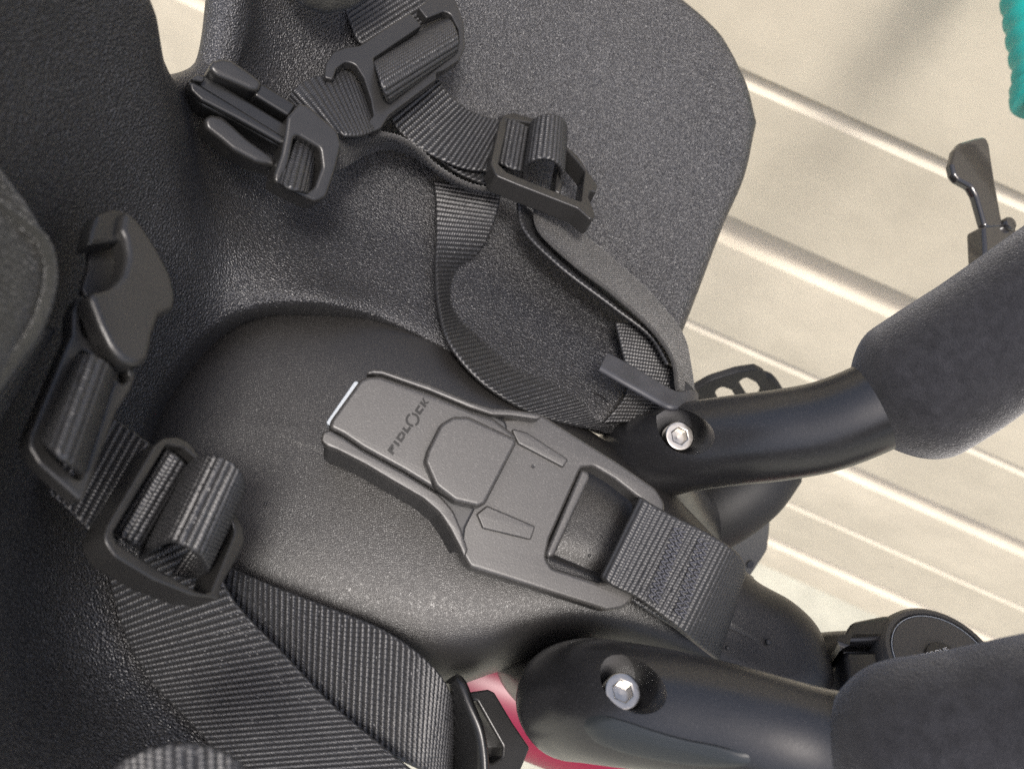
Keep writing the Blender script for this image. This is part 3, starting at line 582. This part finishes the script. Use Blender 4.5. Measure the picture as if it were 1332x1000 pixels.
def bvh(o):
    off = wloc(o); return BVHTree.FromPolygons([v.co+off for v in o.data.vertices], [tuple(p.vertices) for p in o.data.polygons])
def hit(bv, px, py):
    h, nn, _, _ = bv.ray_cast(Vector(CAM), Vector(ray(px, py)).normalized()); return np.array(h), np.array(nn)
def bolt_recess(arm, c, cut_axis, rc, depth):
    ca = norm(cut_axis)
    cm = tube_mesh('cut', None, fixed=[np.r_[c-ca*depth, rc], np.r_[c, rc], np.r_[c+ca*.03, rc*1.05]], n=40, per=2)
    boolean_cut(arm, cm)
def hexbolt(c, axis, rmm):
    ax = norm(axis); e1 = norm(np.cross(ax, [.3, 1, .2])); e2 = np.cross(ax, e1)
    pl = object.__new__(Plane); pl.o = c; pl.n = ax; pl.e1 = e1; pl.e2 = e2
    circ = [(rmm*MM*math.cos(a), rmm*MM*math.sin(a)) for a in np.linspace(0, 2*math.pi, 40, endpoint=False)]
    hexa = [(rmm*.56*MM*math.cos(a+.3), rmm*.56*MM*math.sin(a+.3)) for a in np.linspace(0, 2*math.pi, 6, endpoint=False)]
    h = plate('bolt', M['steel'], gb, pl, circ, [hexa], thick=4, bevel=.45, rad=0, hrad=0, raw=True, res=3)
    fl = lathe('socket_floor', M['steel'], h, c-ax*.0022, ax, [(rmm*.7, -1.6), (rmm*.7, -.1), (rmm*.35, 0), (.01, -.25)], 24)
    return h
toc = lambda p: norm(CAM-p)
bv = bvh(fa); h, nn = hit(bv, 893, 563); bolt_recess(fa, h, norm(toc(h)+np.array([.38, .0, .0])), .0060, .012)
h, nn = hit(bv, 879, 564); hexbolt(h-nn*.0028, norm(toc(h)+np.array([.22, .34, .0])), 4.3)
bv = bvh(na_); h, nn = hit(bv, 824, 891); bolt_recess(na_, h, norm(toc(h)+np.array([.42, .0, .0])), .0054, .012)
h, nn = hit(bv, 806, 893); hexbolt(h-nn*.0024, norm(toc(h)+np.array([.2, .34, .0])), 4.1)
def surface_patch(name, mat, parent, arm, outline, cen, lift=.5, rings=7):
    """an inlay that follows the surface of the arm, standing a little proud of it"""
    bv = bvh(arm)
    o = spline([(x, y, 0) for x, y in outline+outline[:1]], 5)[:-1, :2]; c = np.array(cen); V = []
    for k in range(rings+1):
        fr = 1-k/rings; l = -.6 if k == 0 else lift*(1-math.exp(-2.2*k))
        for q in (c+(o-c)*fr if k else c+(o-c)*1.01):
            d = Vector(ray(*q)).normalized(); h, nn, _, _ = bv.ray_cast(Vector(CAM), d)
            V.append(np.array(h+nn*l*MM) if h else np.array(Vector(CAM)+d*.2))
    n = len(o); me = mesh_py(name, V, [tuple(x) for x in grid_faces(rings+1, n, True)]); fix_normals(me); return link(name, me, mat, parent, sharp=60)
surface_patch('inlay', M['inlay'], gb, na_, [(750,944),(757,931),(774,927),(802,932),(850,948),(900,962),(950,972),(985,985),(985,995),(930,1000),(850,990),(800,978),(765,962)], (850,962))
def grip(pts, mat):
    q = spline([P(*p[:3]) for p in pts], 40); rr = np.interp(np.linspace(0, len(pts)-1, len(q)), range(len(pts)), [p[3] for p in pts])*MM
    d = np.r_[0, np.cumsum(np.linalg.norm(np.diff(q, axis=0), axis=1))]
    rr *= 1-.46*(1-np.clip(d/.015, 0, 1))**2.4
    k = np.r_[np.arange(0, 60, 3), np.arange(60, len(q), 12)]
    return link('suede_grip', tube_mesh('suede_grip', None, fixed=np.c_[q[k], rr[k]], n=48, per=2), M['suede'], gb, sharp=75)
pf = grip([(1133,541,.031,19.4),(1185,511,.038,19.8),(1240,476,.046,19.6),(1284,446,.052,19.0),(1330,413,.058,18.6),(1380,378,.064,18.5),(1450,330,.070,18.5)], M['suede'])
pn = grip([(1104,992,.054,18.4),(1142,988,.059,18.6),(1210,981,.066,18.6),(1280,972,.071,18.6),(1350,960,.076,18.8),(1450,940,.08,18.8)], M['suede'])
a = P(1450,330,.070); b = P(1450,940,.08)
mid = (a+b)/2+np.array([.05, 0, .02])
tube('suede_grip', M['suede'], gb, fixed=[np.r_[a-(0.004, 0, 0), .0184], np.r_[(a+mid)/2+np.array([.02, .01, 0]), .0184], np.r_[mid, .0184], np.r_[(b+mid)/2+np.array([.02, -.01, 0]), .0184], np.r_[b-(.004, 0, 0), .0184]], n=40)

# ------------------------------------------------------------------ near clip at the bottom, frame tube
cl = thing('strap_clip', 'black plastic loop clip where near strap ends above pink frame', 'clip', P(630,950,-.04))
KP = Plane((610,900,-.012),(680,960,-.016),(630,1010,-.012))
plate('loop', M['plastic_matte'], cl, KP, [(609,900,.6),(636,896,1),(644,900,1),(668,940,1),(690,972,.6),(676,1006),(650,1030),(610,1030),(600,960)], holes=[[(613,912,.5),(620,910,.5),(654,970,.8),(653,984,.6),(640,992,.6),(632,985)]], thick=8, bevel=.8, rad=1, res=3)
plate('slot_floor', M['plastic_matte'], cl, KP.shift(-.007), [(608,908),(622,906),(660,970),(655,992),(630,1000)], thick=1.5, bevel=.3, rad=.5)
ribbon('wing', M['plastic'], cl, [((582,884,-.004),(592,882,.002)),((586,895,-.006),(600,886,.003)),((590,915,-.010),(610,912,.004)),((590,950,-.014),(626,948,.004)),((592,985,-.018),(632,985,.003)),((594,1030,-.022),(632,1030,.002))], plain=True, thick=3.0)
bk = thing('bike_frame', 'glossy pink bike frame tube below the seat', 'bike frame', P(760,1000,-.2))
tube('top_tube', M['pink'], bk, fixed=[(-.30, -.062, -.150, .026), (-.1, -.064, -.150, .026), (.08, -.062, -.150, .025), (.30, -.05, -.130, .024)], n=40)
tube('seat_mount', M['plastic'], bk, fixed=[(.0, -.04, -.140, .016), (.03, -.035, -.10, .016), (.045, -.03, -.06, .016)], n=24)

# ------------------------------------------------------------------ foot strap, footrest bracket
fs = thing('slotted_strap', 'black rubber strap with oval slots beyond the far arm', 'strap', P(960,510,-.06))
FP = Plane((900,510,-.06),(1000,490,-.06),(960,540,-.085))
plate('strap', M['rubber'], fs, FP, [(896,512,1),(925,495,6),(960,484,6),(985,480,3),(996,486,2),(1001,498,1),(1000,540),(900,545)], holes=[[(930,510,3),(938,503,3),(952,508,3),(961,522,2),(957,530,2),(940,530,2)], [(961,497,2.5),(970,491,2.5),(984,498,3),(992,510,2),(988,522,2),(974,518,3)]], thick=3, bevel=.6, rad=2)
ribbon('turned_end', M['rubber'], fs, [((990,482,-.058),(994,530,-.085)),((1002,486,-.060),(1000,530,-.087)),((1010,494,-.064),(1008,535,-.09)),((1019,510,-.072),(1016,540,-.096))], plain=True, thick=3)
fb = thing('footrest_bracket', 'grey plastic bracket with dark curved strap below the far arm', 'bracket', P(960,690,-.1))
BPp = Plane((990,640,-.085),(1000,720,-.10),(930,690,-.09))
plate('panel', M['bracket'], fb, BPp, [(870,640,2),(880,655),(905,690,2),(955,768,1),(972,757,2),(999,716,3),(1002,690),(1006,610,2),(930,590),(870,610)], thick=6, bevel=1.2, rad=2)
tube('curved_strap', M['rubber'], fb, [(872,712,-.090,8),(900,688,-.080,12),(935,664,-.073,14),(975,634,-.068,14),(1005,600,-.066,13)], n=28)
lathe('screw', M['buckle_dark'], fb, BPp.hit(975,733), BPp.n, [(1.6, -.2), (1.6, .8), (.01, 1.0)], 20)
lathe('screw', M['buckle_dark'], fb, BPp.hit(897,640), BPp.n, [(2.6, -.2), (2.6, 1.8), (.01, 2.0)], 20)

# ------------------------------------------------------------------ handlebar: stem with cap, brake lever, grip
sm = thing('handlebar_clamp', 'black handlebar stem clamp with round cap lettered TORQUE', 'handlebar clamp', P(1210,870,-.03))
SPl = Plane((1150,860,-.004),(1290,850,-.004),(1220,800,-.010))
cS = SPl.hit(1226,856)
sc_ = np.linalg.norm(SPl.hit(1290,868)-cS)/62*1000   # mm per pixel here
lathe('cap_housing', M['cap'], sm, cS, SPl.n, [(82*sc_, -22), (82*sc_, -7), (80.5*sc_, -3.5), (77*sc_, -1.2), (71*sc_, 0), (66*sc_, 0), (65*sc_, -1.1), (60*sc_, -1.1)], 64)
lathe('cap_disc', M['cap'], sm, cS-SPl.n*.0008, SPl.n, [(62.5*sc_, -.6), (62.5*sc_, .2), (61*sc_, .5), (.01, .5)], 64)
lathe('cap_ring', M['tab'], sm, cS-SPl.n*.0008, SPl.n, [(63.2*sc_, -.4), (63.2*sc_, .55), (62.2*sc_, .55), (62.2*sc_, -.4)], 64)
lathe('cap_boss', M['plastic_matte'], sm, cS-SPl.n*.0004, SPl.n, [(22*sc_, -.2), (22*sc_, .9), (21*sc_, 1.2), (.01, 1.2)], 40)
tc = bpy.data.curves.new('torque', 'FONT'); tc.body = 'TORQUE'; tc.size = 10.5*sc_*MM; tc.extrude = .00008; tc.align_x = 'CENTER'; tc.align_y = 'CENTER'
to = bpy.data.objects.new('tmp', tc); col.objects.link(to)
tm = bpy.data.meshes.new_from_object(to.evaluated_get(bpy.context.evaluated_depsgraph_get())); bpy.data.objects.remove(to)
q = SPl.hit(1215,852); e1 = norm(SPl.hit(1230,851)-SPl.hit(1206,858)); e1 = norm(e1-SPl.n*(e1 @ SPl.n)); e2 = np.cross(SPl.n, e1)
Mx = Matrix((e1, e2, SPl.n)).transposed().to_4x4(); Mx.translation = Vector(q+SPl.n*.00095); tm.transform(Mx)
link('lettering', tm, M['white'], sm, sharp=30)
plate('clamp_block', M['arm'], sm, SPl.shift(-.001), [(1094,848,2),(1098,825,3),(1110,806,4),(1150,798,4),(1200,796),(1200,832),(1098,832,1)], thick=18, bevel=2, rad=2)
plate('clamp_block', M['arm'], sm, SPl.shift(-.003), [(1098,846,1),(1146,846,1),(1160,900),(1110,905,2),(1102,880,2)], thick=16, bevel=1.5, rad=1.5)
plate('clamp_gap', M['gloss'], sm, SPl.shift(-.007), [(1096,830),(1150,830),(1150,850),(1096,850)], thick=10, bevel=.5, rad=.5)
plate('clamp_wedge', M['plastic'], sm, SPl.shift(-.008), [(1070,893,1),(1082,868,2),(1098,850,2),(1110,900,1),(1090,915)], thick=14, bevel=1.5, rad=1)
tube('extension', M['plastic_matte'], sm, [(1000,905,-.055,13),(1060,880,-.04,13),(1120,875,-.03,13),(1180,872,-.03,13)], n=30)
bl = thing('brake_lever', 'glossy black brake lever pointing up beside the padded grip', 'brake lever', P(1290,270,-.01))
LP = Plane((1250,200,.0),(1290,195,-.003),(1290,300,-.004))
plate('blade', M['gloss'], bl, LP, [(1238,213,1.5),(1243,194,2),(1250,185,2),(1270,179,3),(1283,177,1.5),(1288,188,2),(1292,215,3),(1296,240,3),(1300,262,3),(1306,295,2),(1282,297,2),(1276,275,3),(1270,254,3),(1264,243,2),(1247,234,2),(1241,226,1.5)], thick=3.6, bevel=1.3, rad=2, res=6)
plate('lever_base', M['gloss'], bl, LP.shift(-.0005), [(1279,293,1),(1310,289,1),(1322,293,1),(1330,330,1),(1282,345,1)], thick=8, bevel=1.5, rad=1.5, res=4)
lathe('pivot', M['gloss'], bl, LP.hit(1312,292), LP.n, [(2.6, -6), (2.6, .8), (2.2, 1.3), (.01, 1.4)], 24)
hg = thing('handlebar_grip', 'teal ribbed rubber handlebar grip in the top right corner', 'handlebar grip', P(1340,80,-.02))
ga, gbv = P(1370,126,-.03), P(1345,-20,-.025)
gd = norm(gbv-ga); rows = []
for k in range(0, 60):
    s = k/59; L = np.linalg.norm(gbv-ga)*2.4
    rr = (.0133, .0145, .0145, .0137)[k % 4] if s > .06 else .0160
    rows.append((rr*1e3, s*L*1e3))
lathe('sleeve', M['teal'], hg, ga, gd, [(11, -.5), (15.2, -.4)]+rows, 48)
lathe('flange', M['teal'], hg, ga, gd, [(12, -1.5), (15.6, -1.5), (16.6, -.4), (16.6, 2.6), (15.4, 4)], 48)
tube('bar', M['gloss'], hg, fixed=[np.r_[ga-gd*.09, .011], np.r_[ga+gd*.01, .011]], n=24)

# ------------------------------------------------------------------ small drops and specks
spk = []
bm = bmesh.new()
for px, py, z, r in [(345,655,-.0008,.45),(239,553,-.003,.35),(274,563,-.0025,.35),(349,500,-.003,.3),(296,497,-.004,.25),(495,768,-.002,.4),(479,771,-.002,.25),(1000,834,-.002,.9),(947,842,-.001,.6),(767,722,.0006,.45),(753,667,.0006,.45),(381,560,-.002,.3),(636,566,.0188,.3),(562,562,.0165,.25),(561,580,.0188,.25),(518,507,.0165,.35),(564,609,.0188,.25),(704,789,-.002,.45),(430,805,-.003,.25),(530,803,-.004,.3)]:
    c = P(px, py, z); bmesh.ops.create_icosphere(bm, subdivisions=2, radius=r*MM, matrix=Matrix.Translation(Vector(c.tolist())) @ Matrix.Diagonal((1, 1, .55, 1)))
me = bpy.data.meshes.new('specks'); bm.to_mesh(me); bm.free()
o = link('dust_specks', me, M['buckle_dark'], None); tag(o, 'tiny dark specks scattered over cushion and buckle', 'specks'); o['kind'] = 'stuff'
